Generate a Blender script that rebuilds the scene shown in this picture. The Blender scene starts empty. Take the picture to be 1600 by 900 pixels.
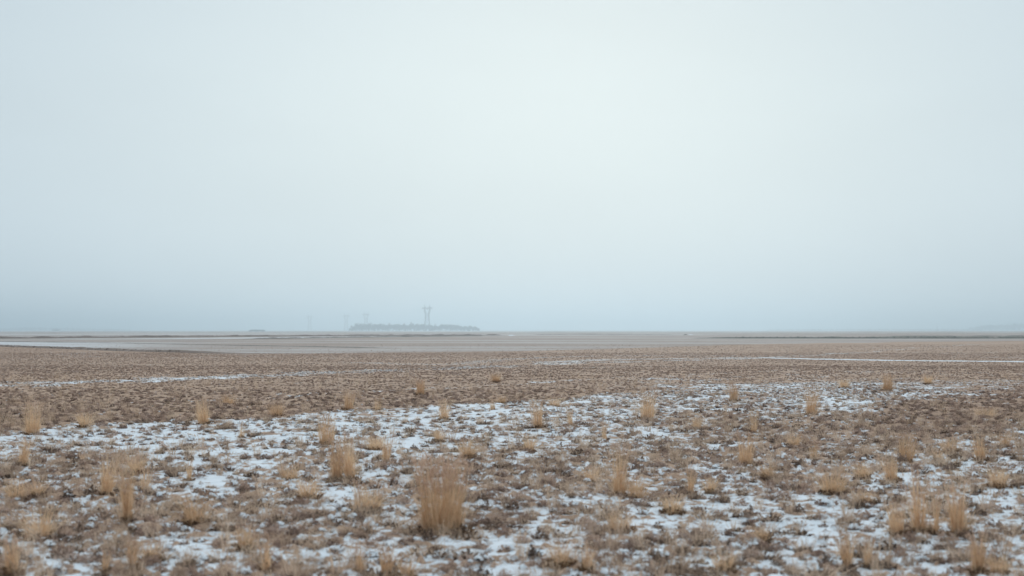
import bpy, math, random
import numpy as np
from mathutils import Vector

random.seed(7)
C = bpy.context.scene.collection
S = bpy.context.scene

# ------------------------------------------------------------------ camera
CAM_H = 1.5
FX = 2222.0           # focal length in photo pixels (50 mm on a 36 mm sensor, 1600 px wide)
HOR = 516.0           # horizon row in the photograph
cam_data = bpy.data.cameras.new("camera")
cam_data.lens = 50.0
cam_data.sensor_width = 36.0
cam_data.clip_start = 0.1
cam_data.clip_end = 60000.0
cam_data.dof.use_dof = True
cam_data.dof.focus_distance = 42.0
cam_data.dof.aperture_fstop = 2.5
cam = bpy.data.objects.new("camera", cam_data)
C.objects.link(cam)
cam.location = (0, 0, CAM_H)
cam.rotation_euler = (math.radians(90) + math.atan((HOR - 450.0) / FX), 0, 0)
S.camera = cam

# ------------------------------------------------------------------ light
SUN_EL, SUN_AZ = math.radians(16.0), math.radians(3.0)     # low veiled sun ahead, azimuth measured from +Y towards +X
sdir = Vector((math.sin(SUN_AZ) * math.cos(SUN_EL), math.cos(SUN_AZ) * math.cos(SUN_EL), math.sin(SUN_EL)))
sun_data = bpy.data.lights.new("sun", 'SUN')
sun_data.energy = 0.8
sun_data.angle = math.radians(30)
sun_data.color = (1.0, 0.96, 0.9)
sun = bpy.data.objects.new("sun", sun_data)
C.objects.link(sun)
sun.rotation_euler = (-sdir).to_track_quat('-Z', 'Y').to_euler()

W = bpy.data.worlds.new("World")
S.world = W
W.use_nodes = True
nt = W.node_tree
nt.nodes.clear()


def N(tree, typ, **kw):
    n = tree.nodes.new(typ)
    for k, v in kw.items():
        if k == 'inp':
            for a, b in v.items():
                n.inputs[a].default_value = b
        else:
            setattr(n, k, v)
    return n


def L(tree, a, b):
    tree.links.new(a, b)


def math_n(tree, op, a, b=None, clamp=False):
    n = tree.nodes.new('ShaderNodeMath')
    n.operation = op
    n.use_clamp = clamp
    for i, v in enumerate((a, b)):
        if v is None:
            continue
        if isinstance(v, (int, float)):
            n.inputs[i].default_value = v
        else:
            tree.links.new(v, n.inputs[i])
    return n.outputs[0]


def ramp(tree, fac, stops, interp='LINEAR'):
    n = tree.nodes.new('ShaderNodeValToRGB')
    cr = n.color_ramp
    cr.interpolation = interp
    while len(cr.elements) > 1:
        cr.elements.remove(cr.elements[-1])
    cr.elements[0].position = stops[0][0]
    cr.elements[0].color = (*stops[0][1], 1)
    for p, c in stops[1:]:
        e = cr.elements.new(p)
        e.color = (*c, 1)
    if fac is not None:
        tree.links.new(fac, n.inputs[0])
    return n.outputs[0]


sky = N(nt, 'ShaderNodeTexSky', sky_type='NISHITA', sun_disc=False)
sky.sun_elevation = SUN_EL
sky.sun_rotation = SUN_AZ
sky.air_density = 1.0
sky.dust_density = 4.0
bg_sky = N(nt, 'ShaderNodeBackground', inp={'Strength': 0.001})
L(nt, sky.outputs[0], bg_sky.inputs['Color'])
# even overcast deck: a wide veiled glow round the hidden sun, brighter overhead
tc = N(nt, 'ShaderNodeTexCoord')
GLOW_EL, GLOW_AZ = math.radians(8.0), math.radians(2.0)
gdir = (math.sin(GLOW_AZ) * math.cos(GLOW_EL), math.cos(GLOW_AZ) * math.cos(GLOW_EL), math.sin(GLOW_EL))
off = N(nt, 'ShaderNodeVectorMath', operation='SUBTRACT', inp={1: gdir})
L(nt, tc.outputs['Generated'], off.inputs[0])
flat = N(nt, 'ShaderNodeVectorMath', operation='MULTIPLY', inp={1: (1.0, 1.0, 2.2)})
L(nt, off.outputs[0], flat.inputs[0])
ln = N(nt, 'ShaderNodeVectorMath', operation='LENGTH')
L(nt, flat.outputs[0], ln.inputs[0])
ang = math_n(nt, 'MULTIPLY', ln.outputs['Value'], .4, True)
deck = ramp(nt, ang, [(0.0, (.71, .808, .825)), (0.06, (.70, .798, .822)), (0.11, (.655, .757, .80)), (0.16, (.605, .708, .765)), (0.22, (.545, .658, .732)),
                      (0.35, (.57, .67, .725)), (1.0, (.62, .71, .75))], 'B_SPLINE')
sep = N(nt, 'ShaderNodeSeparateXYZ')
L(nt, tc.outputs['Generated'], sep.inputs[0])
up = N(nt, 'ShaderNodeMapRange', interpolation_type='SMOOTHSTEP', inp={1: 0.22, 2: .8, 3: 0.0, 4: 1.0})
L(nt, sep.outputs['Z'], up.inputs[0])
mixz = N(nt, 'ShaderNodeMix', data_type='RGBA', inp={7: (.95, 1.03, 1.10, 1)})
L(nt, up.outputs[0], mixz.inputs[0])
L(nt, deck, mixz.inputs[6])
# very soft cloud unevenness
cn = N(nt, 'ShaderNodeTexNoise', inp={'Scale': 3.0, 'Detail': 3.0, 'Roughness': 0.45})
mp = N(nt, 'ShaderNodeMapping', inp={'Scale': (1, 1, 3)})
L(nt, tc.outputs['Generated'], mp.inputs[0])
L(nt, mp.outputs[0], cn.inputs[0])
cm = N(nt, 'ShaderNodeMapRange', inp={1: 0.3, 2: 0.7, 3: 0.965, 4: 1.025})
L(nt, cn.outputs[0], cm.inputs[0])
mul = N(nt, 'ShaderNodeVectorMath', operation='SCALE')
L(nt, mixz.outputs[2], mul.inputs[0])
L(nt, cm.outputs[0], mul.inputs['Scale'])
bg_deck = N(nt, 'ShaderNodeBackground', inp={'Strength': 1.0})
L(nt, mul.outputs[0], bg_deck.inputs['Color'])
add = N(nt, 'ShaderNodeAddShader')
L(nt, bg_sky.outputs[0], add.inputs[0])
L(nt, bg_deck.outputs[0], add.inputs[1])
wo = N(nt, 'ShaderNodeOutputWorld')
L(nt, add.outputs[0], wo.inputs[0])

S.view_settings.view_transform = 'Standard'
S.view_settings.look = 'None'
S.view_settings.gamma = 1.0
S.view_settings.exposure = 0.0
S.view_settings.use_curve_mapping = False
S.render.engine = 'CYCLES'
S.cycles.use_denoising = True
S.cycles.max_bounces = 8
S.cycles.diffuse_bounces = 4
S.cycles.transmission_bounces = 5
S.cycles.volume_bounces = 2
S.cycles.use_adaptive_sampling = False

# ------------------------------------------------------------------ helpers


def tag(o, label=None, cat=None, group=None, kind=None):
    if label: o['label'] = label
    if cat: o['category'] = cat
    if group: o['group'] = group
    if kind: o['kind'] = kind
    return o


def mesh_np(name, verts, quads, mats, mat_idx=None, smooth=False, tris=False):
    k = 3 if tris else 4
    verts = np.asarray(verts, dtype=np.float32)
    quads = np.asarray(quads, dtype=np.int32)
    me = bpy.data.meshes.new(name)
    me.vertices.add(len(verts))
    me.vertices.foreach_set('co', verts.ravel())
    me.loops.add(quads.size)
    me.loops.foreach_set('vertex_index', quads.ravel())
    me.polygons.add(len(quads))
    me.polygons.foreach_set('loop_start', np.arange(0, quads.size, k, dtype=np.int32))
    me.polygons.foreach_set('loop_total', np.full(len(quads), k, dtype=np.int32))
    for m in (mats if isinstance(mats, (list, tuple)) else [mats]):
        me.materials.append(m)
    if mat_idx is not None:
        me.polygons.foreach_set('material_index', np.asarray(mat_idx, dtype=np.int32))
    if smooth:
        me.polygons.foreach_set('use_smooth', np.ones(len(quads), dtype=bool))
    me.update(calc_edges=True)
    return me


def link(name, me, parent=None, loc=None):
    o = bpy.data.objects.new(name, me)
    C.objects.link(o)
    if parent: o.parent = parent
    if loc is not None: o.location = loc
    return o


def at(px, py):
    """photo pixel on flat ground -> world x, y"""
    d = CAM_H * FX / (py - HOR)
    return (px - 800.0) / FX * d, d


# value / gradient noise in numpy --------------------------------------------------
def _hash(ix, iy, seed):
    h = (ix.astype(np.int64) * 374761393 + iy.astype(np.int64) * 668265263 + seed * 1442695041) & 0xFFFFFFFF
    h = ((h ^ (h >> 13)) * 1274126177) & 0xFFFFFFFF
    return ((h ^ (h >> 16)) & 0xFFFFFF) / float(0xFFFFFF)


def vnoise(x, y, scale, seed=0):
    """gradient noise, about unit standard deviation"""
    a = 0.37 + seed * 1.3
    X = (x * math.cos(a) - y * math.sin(a)) / scale + seed * 17.3
    Y = (x * math.sin(a) + y * math.cos(a)) / scale - seed * 9.1
    ix, iy = np.floor(X), np.floor(Y)
    fx, fy = X - ix, Y - iy
    u = fx * fx * fx * (fx * (fx * 6 - 15) + 10)
    v = fy * fy * fy * (fy * (fy * 6 - 15) + 10)

    def g(dx, dy):
        t = _hash(ix + dx, iy + dy, seed) * 2 * math.pi
        return np.cos(t) * (fx - dx) + np.sin(t) * (fy - dy)
    a0 = g(0, 0) * (1 - u) + g(1, 0) * u
    a1 = g(0, 1) * (1 - u) + g(1, 1) * u
    return (a0 * (1 - v) + a1 * v) / 0.29


def sm(a, b, x):
    t = np.clip((x - a) / (b - a), 0, 1)
    return t * t * (3 - 2 * t)


def polyline_y(px_pts, X):
    """world polyline given by photo points; returns world Y of the line at world X"""
    w = sorted(at(a, b) for a, b in px_pts)
    xs = np.array([p[0] for p in w])
    ys = np.array([p[1] for p in w])
    return np.interp(X, xs, ys)


def lane(px_pts, X, Y, half):
    """distance in multiples of half width to a polyline lane; world space"""
    w = [at(a, b) for a, b in px_pts]
    best = np.full(X.shape, 1e9)
    for (x0, y0), (x1, y1) in zip(w[:-1], w[1:]):
        dx, dy = x1 - x0, y1 - y0
        t = np.clip(((X - x0) * dx + (Y - y0) * dy) / (dx * dx + dy * dy), 0, 1)
        best = np.minimum(best, np.hypot(X - x0 - t * dx, Y - y0 - t * dy))
    return best / half


# ------------------------------------------------------------------ the plain: where snow lies, where the stubble is bare
PATCHES = [  # px, py, spread in px (x, y), cover of snow
    (60, 880, 150, 26, .42), (330, 866, 130, 26, .55), (120, 800, 130, 30, .24), (250, 760, 120, 26, .36), (60, 740, 90, 40, .26),
    (350, 745, 90, 30, .60), (470, 870, 90, 26, .40), (530, 765, 90, 22, .62), (430, 820, 110, 30, .34), (620, 820, 80, 30, .36),
    (590, 740, 80, 26, .50), (150, 690, 140, 16, .62), (330, 685, 160, 14, .58), (560, 665, 140, 14, .60), (620, 690, 140, 18, .60),
    (780, 650, 120, 12, .62), (740, 700, 80, 20, .48), (840, 700, 60, 16, .45), (950, 684, 110, 16, .58), (980, 638, 120, 12, .45),
    (870, 650, 90, 16, .46), (850, 745, 110, 28, .22), (900, 790, 90, 24, .34), (690, 860, 110, 20, .66), (850, 850, 110, 24, .62),
    (760, 885, 130, 20, .52), (1000, 870, 120, 30, .44), (1040, 815, 110, 22, .60), (1180, 800, 130, 22, .66), (1290, 850, 130, 24, .66),
    (1120, 745, 100, 20, .30), (1060, 705, 120, 20, .22), (1230, 700, 120, 26, .16), (1330, 660, 140, 26, .13), (1500, 650, 140, 34, .08),
    (1150, 650, 100, 20, .22), (1310, 632, 70, 12, .62), (1230, 610, 90, 12, .36), (1430, 615, 90, 12, .24), (1090, 622, 100, 10, .34),
    (1460, 745, 110, 18, .58), (1330, 745, 80, 20, .42), (1540, 700, 80, 26, .32), (1580, 750, 60, 30, .54), (1400, 790, 90, 24, .52),
    (1560, 830, 80, 40, .50), (1440, 870, 110, 26, .46), (1200, 885, 110, 18, .50), (1590, 670, 30, 10, .45), (40, 700, 60, 16, .40),
    (1180, 850, 60, 26, .50), (700, 780, 40, 16, .2), (1100, 770, 80, 20, .44), (640, 770, 70, 20, .42),
]
EDGE_NEAR = [(-400, 700), (0, 679), (100, 668), (170, 665), (300, 660), (400, 655), (470, 650), (560, 642), (700, 634), (780, 630),
             (900, 622), (1000, 614), (1100, 606), (1200, 601), (1330, 598), (1600, 596), (2000, 590)]
EDGE_FIELD = [(-300, 534), (0, 541.5), (100, 545), (200, 549), (350, 552.5), (500, 552), (800, 549), (950, 545.5), (1100, 540.5), (1200, 537.5),
              (1400, 535), (1600, 533), (1900, 530)]


def fields(X, Y):
    """snow cover 0..1 and soil tone 0..1 at world points (Y > 0)"""
    Ys = np.maximum(Y, 4.0)
    px = 800 + X / Ys * FX
    py = HOR + CAM_H * FX / Ys
    # foreground: blend of the patch anchors
    num = np.full(X.shape, .35 * .02)
    den = np.full(X.shape, .02)
    near = py > 590
    pxn, pyn = px[near], py[near]
    n_, d_ = num[near], den[near]
    for (a, b, sx, sy, c) in PATCHES:
        c = c * .78 + .125 if c > .1 else c + .04
        w = np.exp(-((pxn - a) / (sx * .75)) ** 2 - ((pyn - b) / (sy * .75)) ** 2)
        n_ += w * c
        d_ += w
    num[near], den[near] = n_, d_
    cov = num / den
    # brown stubble field between the snowy foreground and the pale field
    yn = polyline_y(EDGE_NEAR, X) * (1 + .012 * vnoise(X, Y, 3.0, 5) + .006 * vnoise(X, Y, .8, 6))
    brown = sm(0, 1.0, (Y - yn) / (0.035 * yn))
    base = .05 + .05 * vnoise(X, Y, 5.0, 8) + .05 * vnoise(X, Y, 1.8, 9) + .10 * sm(40, 90, Y)
    rightpale = sm(850, 1050, px) * sm(640, 600, py) * sm(570, 590, py)
    base = base + .12 * rightpale
    cov = cov * (1 - brown) + np.clip(base, .02, .5) * brown
    # track lane filled with snow
    t = lane([(-300, 612), (0, 602), (200, 595.5), (400, 587), (550, 581), (700, 575.5), (900, 567.5), (1100, 562), (1200, 558.8),
              (1300, 554), (1400, 546), (1550, 536.5), (1700, 532)], X, Y, np.interp(Y, [38, 60, 80, 160], [2.0, 1.5, 1.1, 2.6]))
    lanew = sm(1.25, .35, t + .25 * vnoise(X, Y, 1.2, 11)) * (1 - .35 * sm(10, 30, X) * sm(66, 80, Y)) * (.72 + .25 * vnoise(X, Y, 3, 12) + .2 * vnoise(X, Y, .8, 13))
    cov = np.maximum(cov, np.clip(lanew, 0, 1) * .56)
    t = lane([(860, 566), (950, 562), (1180, 558.9), (1290, 561.5), (1400, 563.3), (1600, 565.2), (1900, 568)], X, Y, 1.15)
    cov = np.maximum(cov, np.clip(sm(1.3, .5, t) * (.52 + .40 * sm(12, 17, X)), 0, 1))
    lane_in = sm(1.2, .8, t)
    t = lane([(560, 567), (700, 570), (800, 561), (900, 557), (1000, 556), (1200, 556.5)], X, Y, 1.6)
    cov = np.maximum(cov, sm(1.2, .2, t) * .34)
    t = lane([(300, 628), (700, 606), (980, 590), (1250, 578)], X, Y, .5)
    cov = np.maximum(cov, sm(1.2, .2, t) * .26)
    # pale far fields
    ye = polyline_y(EDGE_FIELD, X) * (1 + .010 * vnoise(X, Y, 9.0, 21))
    pale = sm(-.2, 1.0, (Y - ye) / (0.03 * ye))
    far = .13 + .09 * vnoise(X * .08, Y, 16.0 + .0 * X, 25) + .05 * vnoise(X, Y, 30.0, 22) + .06 * vnoise(X * .3, Y, 12.0, 23) + .05 * vnoise(X, Y, 90.0, 24)
    far = far + .08 * sm(500, 1500, Y)
    t = lane([(-400, 533), (0, 536.5), (120, 538.5), (230, 543)], X, Y, 22)
    far = far + .50 * sm(1.2, .2, t) * sm(-18, -48, X)
    t = lane([(170, 529.5), (260, 529.3), (400, 527.8), (520, 526.5)], X, Y, 12)
    far = far + .48 * sm(1.0, .5, t)
    t = lane([(-300, 523), (60, 522.6), (300, 521.5)], X, Y, 90)
    far = far + .22 * sm(1.1, .3, t)
    t = lane([(700, 518.3), (800, 518.2), (1250, 518.3)], X, Y, 170)
    far = far + .25 * sm(1.1, .4, t)
    right = sm(40, 90, X - .1 * (Y - 200)) * sm(170, 200, Y)
    far = far - .12 * sm(1000, 1400, px) * sm(260, 300, Y)
    cov = cov * (1 - pale) + np.clip(far, .02, .97) * pale
    # soil tone: 0 pale matted litter, 1 dark red-brown
    tone = .42 + .10 * vnoise(X, Y, 4.0, 31) + .08 * vnoise(X, Y, 14.0, 32)
    tone = tone + .12 * vnoise(X * .12, Y, 4.5, 33) * brown - .16 * brown * (1 - pale) * sm(70, 50, Y)
    tone = tone + .22 * brown * (1 - pale) * sm(60, 90, Y) * (1 - .6 * sm(850, 1000, px))
    tone = tone + .25 * sm(1100, 1400, px) * sm(585, 625, py) * sm(720, 680, py)
    tone = tone + .15 * pale
    return np.clip(cov, .015, .97), np.clip(tone, 0, 1), pale


def probit(p):
    # rational approximation, enough for a threshold
    q = np.clip(p, .01, .99)
    t = np.log(q / (1 - q))
    return t / 1.702


def terrain(X, Y):
    """height, snow value (positive = snow), tone"""
    cov, tone, pale = fields(X, Y)
    dd = np.hypot(X, Y)
    f0 = sm(14, 8, dd)
    f1 = sm(30, 14, dd)
    f2 = sm(75, 30, dd)
    f3 = sm(220, 90, dd)
    n = (.55 * vnoise(X, Y, .05, 1) * f0 + .80 * vnoise(X, Y, .10, 2) * f1 + .45 * vnoise(X, Y, .30, 3) * f2 + .34 * vnoise(X, Y, .95, 4) * f3)
    val = probit(cov) + .52 * sm(60, 30, dd) * sm(.07, .28, cov) - n
    m = sm(-.15, .35, val)
    soil = .009 * vnoise(X, Y, .05, 41) * f0 + .018 * vnoise(X, Y, .13, 2) * f1 + .022 * vnoise(X, Y, .34, 3) * f2
    z = (soil + .004) * (1 - m) + m * (.007 + .004 * vnoise(X, Y, .4, 43) * f2)
    z = z + .020 * vnoise(X, Y, 1.9, 44) * f2
    return z, val, tone


# ------------------------------------------------------------------ materials
def new_mat(name):
    m = bpy.data.materials.new(name)
    m.use_nodes = True
    m.node_tree.nodes.clear()
    return m, m.node_tree


def ground_material():
    m, t = new_mat("snow_dusted_stubble")
    geo = N(t, 'ShaderNodeNewGeometry')
    P = geo.outputs['Position']
    val = N(t, 'ShaderNodeAttribute', attribute_name='snow').outputs['Fac']
    tone = N(t, 'ShaderNodeAttribute', attribute_name='tone').outputs['Fac']

    def noise(scale, detail=2.0, rough=.55, vec=P):
        n = N(t, 'ShaderNodeTexNoise', inp={'Scale': scale, 'Detail': detail, 'Roughness': rough})
        L(t, vec, n.inputs['Vector'])
        return n.outputs[0]
    nf = noise(26.0, 3.0, .65)       # crumbs
    nm = noise(5.5, 4.0, .7)
    nl = noise(1.1, 4.0, .6)
    ncrisp = noise(70.0, 2.0, .6)
    # snow mask
    a = math_n(t, 'MULTIPLY', math_n(t, 'SUBTRACT', nf, .5), 2.6)
    b = math_n(t, 'MULTIPLY', math_n(t, 'SUBTRACT', nm, .5), 4.2)
    c = math_n(t, 'MULTIPLY', math_n(t, 'SUBTRACT', nl, .5), 1.6)
    v = math_n(t, 'ADD', val, math_n(t, 'ADD', a, math_n(t, 'ADD', b, c)))
    mask0 = N(t, 'ShaderNodeMapRange', interpolation_type='SMOOTHSTEP', inp={1: -.30, 2: .60, 3: 0.0, 4: 1.0})
    L(t, v, mask0.inputs[0])
    # thin even dusting of powder on the far fields
    dust = N(t, 'ShaderNodeAttribute', attribute_name='dust').outputs['Fac']
    cover = N(t, 'ShaderNodeAttribute', attribute_name='cover').outputs['Fac']
    ndust = noise(1.6, 4.0, .75)
    dv = math_n(t, 'ADD', cover, math_n(t, 'MULTIPLY', math_n(t, 'SUBTRACT', ndust, .5), .9), True)
    mask = N(t, 'ShaderNodeMix', data_type='FLOAT')
    L(t, dust, mask.inputs[0]); L(t, mask0.outputs[0], mask.inputs[2]); L(t, dv, mask.inputs[3])
    # matted litter / soil
    c1 = ramp(t, nf, [(.30, (.125, .082, .06)), (.44, (.275, .19, .138)), (.56, (.41, .30, .22)), (.72, (.56, .43, .32))])
    c2 = ramp(t, ncrisp, [(.30, (.125, .082, .06)), (.5, (.35, .245, .175)), (.70, (.60, .46, .345))])
    mx = N(t, 'ShaderNodeMix', data_type='RGBA', inp={0: .5})
    L(t, c1, mx.inputs[6]); L(t, c2, mx.inputs[7])
    tonec = ramp(t, tone, [(0.0, (1.12, 1.10, 1.08)), (.45, (1.0, .98, .97)), (1.0, (.74, .66, .62))])
    dustf = N(t, 'ShaderNodeAttribute', attribute_name='dust').outputs['Fac']
    grey = ramp(t, nf, [(.3, (.165, .152, .140)), (.7, (.30, .28, .26))])
    mg = N(t, 'ShaderNodeMix', data_type='RGBA')
    L(t, math_n(t, 'MULTIPLY', dustf, .72), mg.inputs[0]); L(t, mx.outputs[2], mg.inputs[6]); L(t, grey, mg.inputs[7])
    mt = N(t, 'ShaderNodeMix', data_type='RGBA', blend_type='MULTIPLY', inp={0: 1.0})
    L(t, mg.outputs[2], mt.inputs[6]); L(t, tonec, mt.inputs[7])
    # snow, a little grey where thin
    sc = ramp(t, nm, [(.3, (.54, .61, .665)), (.65, (.67, .725, .765))])
    mixc = N(t, 'ShaderNodeMix', data_type='RGBA')
    L(t, mask.outputs[0], mixc.inputs[0]); L(t, mt.outputs[2], mixc.inputs[6]); L(t, sc, mixc.inputs[7])
    bs = N(t, 'ShaderNodeBsdfPrincipled', inp={'Roughness': .85, 'Specular IOR Level': .2})
    L(t, mixc.outputs[2], bs.inputs['Base Color'])
    bump = N(t, 'ShaderNodeBump', inp={'Strength': .7, 'Distance': .02})
    hh = math_n(t, 'ADD', math_n(t, 'MULTIPLY', nf, 1.0), math_n(t, 'MULTIPLY', nm, .8))
    inv = math_n(t, 'SUBTRACT', 1.0, math_n(t, 'MULTIPLY', mask.outputs[0], .8))
    L(t, math_n(t, 'MULTIPLY', hh, inv), bump.inputs['Height'])
    L(t, bump.outputs[0], bs.inputs['Normal'])
    out = N(t, 'ShaderNodeOutputMaterial')
    L(t, bs.outputs[0], out.inputs[0])
    return m


def plant_mat(name, dark, mid, light, trans=.3, rough=.8, instanced=False, nscale=6.0):
    m, t = new_mat(name)
    geo = N(t, 'ShaderNodeNewGeometry')
    n = N(t, 'ShaderNodeTexNoise', inp={'Scale': nscale, 'Detail': 3.0, 'Roughness': .7})
    L(t, geo.outputs['Position'], n.inputs['Vector'])
    if instanced:
        oi = N(t, 'ShaderNodeObjectInfo')
        f = math_n(t, 'ADD', math_n(t, 'MULTIPLY', oi.outputs['Random'], .55), math_n(t, 'MULTIPLY', n.outputs[0], .5))
    else:
        f = math_n(t, 'ADD', math_n(t, 'ADD', math_n(t, 'MULTIPLY', geo.outputs['Random Per Island'], .5), math_n(t, 'MULTIPLY', N(t, 'ShaderNodeObjectInfo').outputs['Random'], .3)), math_n(t, 'MULTIPLY', n.outputs[0], .3))
    col = ramp(t, f, [(.1, dark), (.5, mid), (.9, light)])
    d = N(t, 'ShaderNodeBsdfDiffuse', inp={'Roughness': .5})
    tr = N(t, 'ShaderNodeBsdfTranslucent')
    mx = N(t, 'ShaderNodeMixShader', inp={0: trans})
    L(t, col, d.inputs[0]); L(t, col, tr.inputs[0])
    L(t, d.outputs[0], mx.inputs[1]); L(t, tr.outputs[0], mx.inputs[2])
    out = N(t, 'ShaderNodeOutputMaterial')
    L(t, mx.outputs[0], out.inputs[0])
    return m


def plain_mat(name, c0, c1, scale=2.0, rough=.8, metal=0.0):
    m, t = new_mat(name)
    tcn = N(t, 'ShaderNodeTexCoord')
    n = N(t, 'ShaderNodeTexNoise', inp={'Scale': scale, 'Detail': 4.0, 'Roughness': .6})
    L(t, tcn.outputs['Object'], n.inputs['Vector'])
    col = ramp(t, n.outputs[0], [(.3, c0), (.7, c1)])
    bs = N(t, 'ShaderNodeBsdfPrincipled', inp={'Roughness': rough, 'Metallic': metal})
    L(t, col, bs.inputs['Base Color'])
    out = N(t, 'ShaderNodeOutputMaterial')
    L(t, bs.outputs[0], out.inputs[0])
    return m


M_ground = ground_material()
M_straw = plant_mat("straw_stalks", (.46, .30, .175), (.76, .55, .355), (.90, .72, .51), .45)
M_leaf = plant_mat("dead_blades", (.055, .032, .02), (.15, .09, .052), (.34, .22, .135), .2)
M_head = plant_mat("feathery_seed_heads", (.42, .28, .20), (.58, .41, .30), (.72, .54, .42), .45)
M_mat_brown = plant_mat("matted_brown_litter", (.125, .082, .066), (.38, .27, .215), (.64, .485, .39), .2, instanced=True)
M_mat_tan = plant_mat("pale_dry_blades", (.33, .235, .17), (.60, .46, .345), (.82, .67, .53), .4, instanced=True)
M_snowcrumb = plain_mat("snow_crumbs", (.56, .62, .67), (.69, .74, .775), 20.0)
M_mat_dark = plant_mat("dark_litter", (.06, .042, .033), (.165, .118, .09), (.31, .235, .18), .12, instanced=True)  # darkest litter tone, mostly on the low leaflets inside clumps
M_mat_grey = plant_mat("weathered_grey_litter", (.17, .12, .10), (.43, .325, .27), (.66, .525, .45), .15, instanced=True)

# ------------------------------------------------------------------ ground sheet
def build_ground():
    # rows: dense where the photo sees them, out to the horizon
    inv = []
    y = 4.0
    rows = [-12000, -6000, -2500, -900, -300, -90, -25, -6, 0, 2.5]
    pys = []
    p = 1350.0
    while p > 640: pys.append(p); p -= 1.5 if p > 925 else .50
    while p > 560: pys.append(p); p -= .7
    while p > 519.5: pys.append(p); p -= .6
    rows += [CAM_H * FX / (q - HOR) for q in pys]
    rows += [1100, 1300, 1600, 2000, 2600, 3500, 5000, 8000, 12000]
    rows = np.array(rows)
    ui = np.linspace(-.425, .425, 700)
    # outside the photo's width: coarser columns that end on the sheet's border
    k = np.array([.0, .03, .07, .12, .18, .26, .36, .5, .8, 1.3, 2.2, 4.0])
    nr = len(rows)
    w = np.maximum(np.abs(rows), 4.0)
    cols = []
    for kk in k[:0:-1]:
        cols.append(np.maximum(-(.425 + kk) * w, -12000))
    cols_l = [np.full(nr, -12000.0)] + cols
    cols_r = [-c for c in cols_l[::-1]]
    mid = [u * w for u in ui]
    XX = np.stack(cols_l + mid + cols_r, axis=1)
    # keep order strictly increasing near the far border
    for i in range(nr):
        r = XX[i]
        n = len(cols_l)
        lim = ui[-1] * w[i]
        if lim * 1.02 > 12000:
            lim = 12000
        for j in range(n):
            r[j] = -12000 + (12000 - .425 * w[i]) * (j / n) if (.425 + 4.0) * w[i] > 12000 else r[j]
            r[-1 - j] = -r[j]
        XX[i] = r
    YY = np.repeat(rows[:, None], XX.shape[1], axis=1)
    X, Y = XX.ravel(), YY.ravel()
    z = np.zeros(X.shape); val = np.zeros(X.shape); tone = np.full(X.shape, .45)
    vis = Y > 2.0
    # behind the camera the same patchy plain goes on
    z[vis], val[vis], tone[vis] = terrain(X[vis], Y[vis])
    val[~vis] = -.2
    cover = np.full(X.shape, .3); dust = np.zeros(X.shape)
    cf, _, pf = fields(X[vis], Y[vis])
    cover[vis] = cf; dust[vis] = pf * .9
    nc = XX.shape[1]
    a = (np.arange(nr - 1)[:, None] * nc + np.arange(nc - 1)[None, :]).ravel()
    quads = np.stack([a, a + 1, a + nc + 1, a + nc], axis=1)
    me = mesh_np("ground", np.stack([X, Y, z], axis=1), quads, M_ground, smooth=True)
    for nm, arr in (("snow", val), ("tone", tone), ("cover", cover), ("dust", dust)):
        at_ = me.attributes.new(nm, 'FLOAT', 'POINT')
        at_.data.foreach_set('value', arr.astype(np.float32))
    o = link("ground", me)
    tag(o, "flat frozen farmland of matted brown stubble with broken snow patches", kind='structure')
    return o


build_ground()


# ------------------------------------------------------------------ blades
def blades(rng, n, r, h, w, lean, bend, segs=4, droop=0.0, ell=1.0, outward=.6, z0=-.01, taper=.75):
    """n curved ribbons standing on a disc of radius r; returns verts, quads, tips, tip directions"""
    rr = r * np.sqrt(rng.random(n))
    th = rng.random(n) * 2 * math.pi
    bx, by = rr * np.cos(th) * ell, rr * np.sin(th)
    H = rng.uniform(h[0], h[1], n)
    ph = np.where(rng.random(n) < outward, th + rng.normal(0, .7, n), rng.random(n) * 2 * math.pi)
    ln = np.abs(rng.normal(0, 1, n)) * lean + lean * .4 * rr / max(r, 1e-4)
    bd = np.abs(rng.normal(0, 1, n)) * bend
    dr = rng.uniform(0, 1, n) * droop
    wd = rng.uniform(w[0], w[1], n)
    fa = rng.random(n) * math.pi
    V = []
    ts = np.linspace(0, 1, segs + 1)
    for t in ts:
        off = (ln * t + bd * t * t) * H
        cx = bx + np.cos(ph) * off
        cy = by + np.sin(ph) * off
        cz = z0 + H * (t - dr * t * t)
        hw = wd * .5 * (1 - taper * t)
        V.append(np.stack([cx - np.cos(fa) * hw, cy - np.sin(fa) * hw, cz], 1))
        V.append(np.stack([cx + np.cos(fa) * hw, cy + np.sin(fa) * hw, cz], 1))
    V = np.stack(V, axis=1)                     # n, 2(segs+1), 3
    m = 2 * (segs + 1)
    base = (np.arange(n) * m)[:, None]
    q = []
    for s in range(segs):
        q.append(np.stack([base[:, 0] + 2 * s, base[:, 0] + 2 * s + 1, base[:, 0] + 2 * s + 3, base[:, 0] + 2 * s + 2], 1))
    Q = np.concatenate(q, axis=0)
    tips = (V[:, -1] + V[:, -2]) * .5
    prev = (V[:, -3] + V[:, -4]) * .5
    d = tips - prev
    d /= np.linalg.norm(d, axis=1)[:, None] + 1e-9
    return V.reshape(-1, 3), Q, tips, d


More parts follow.
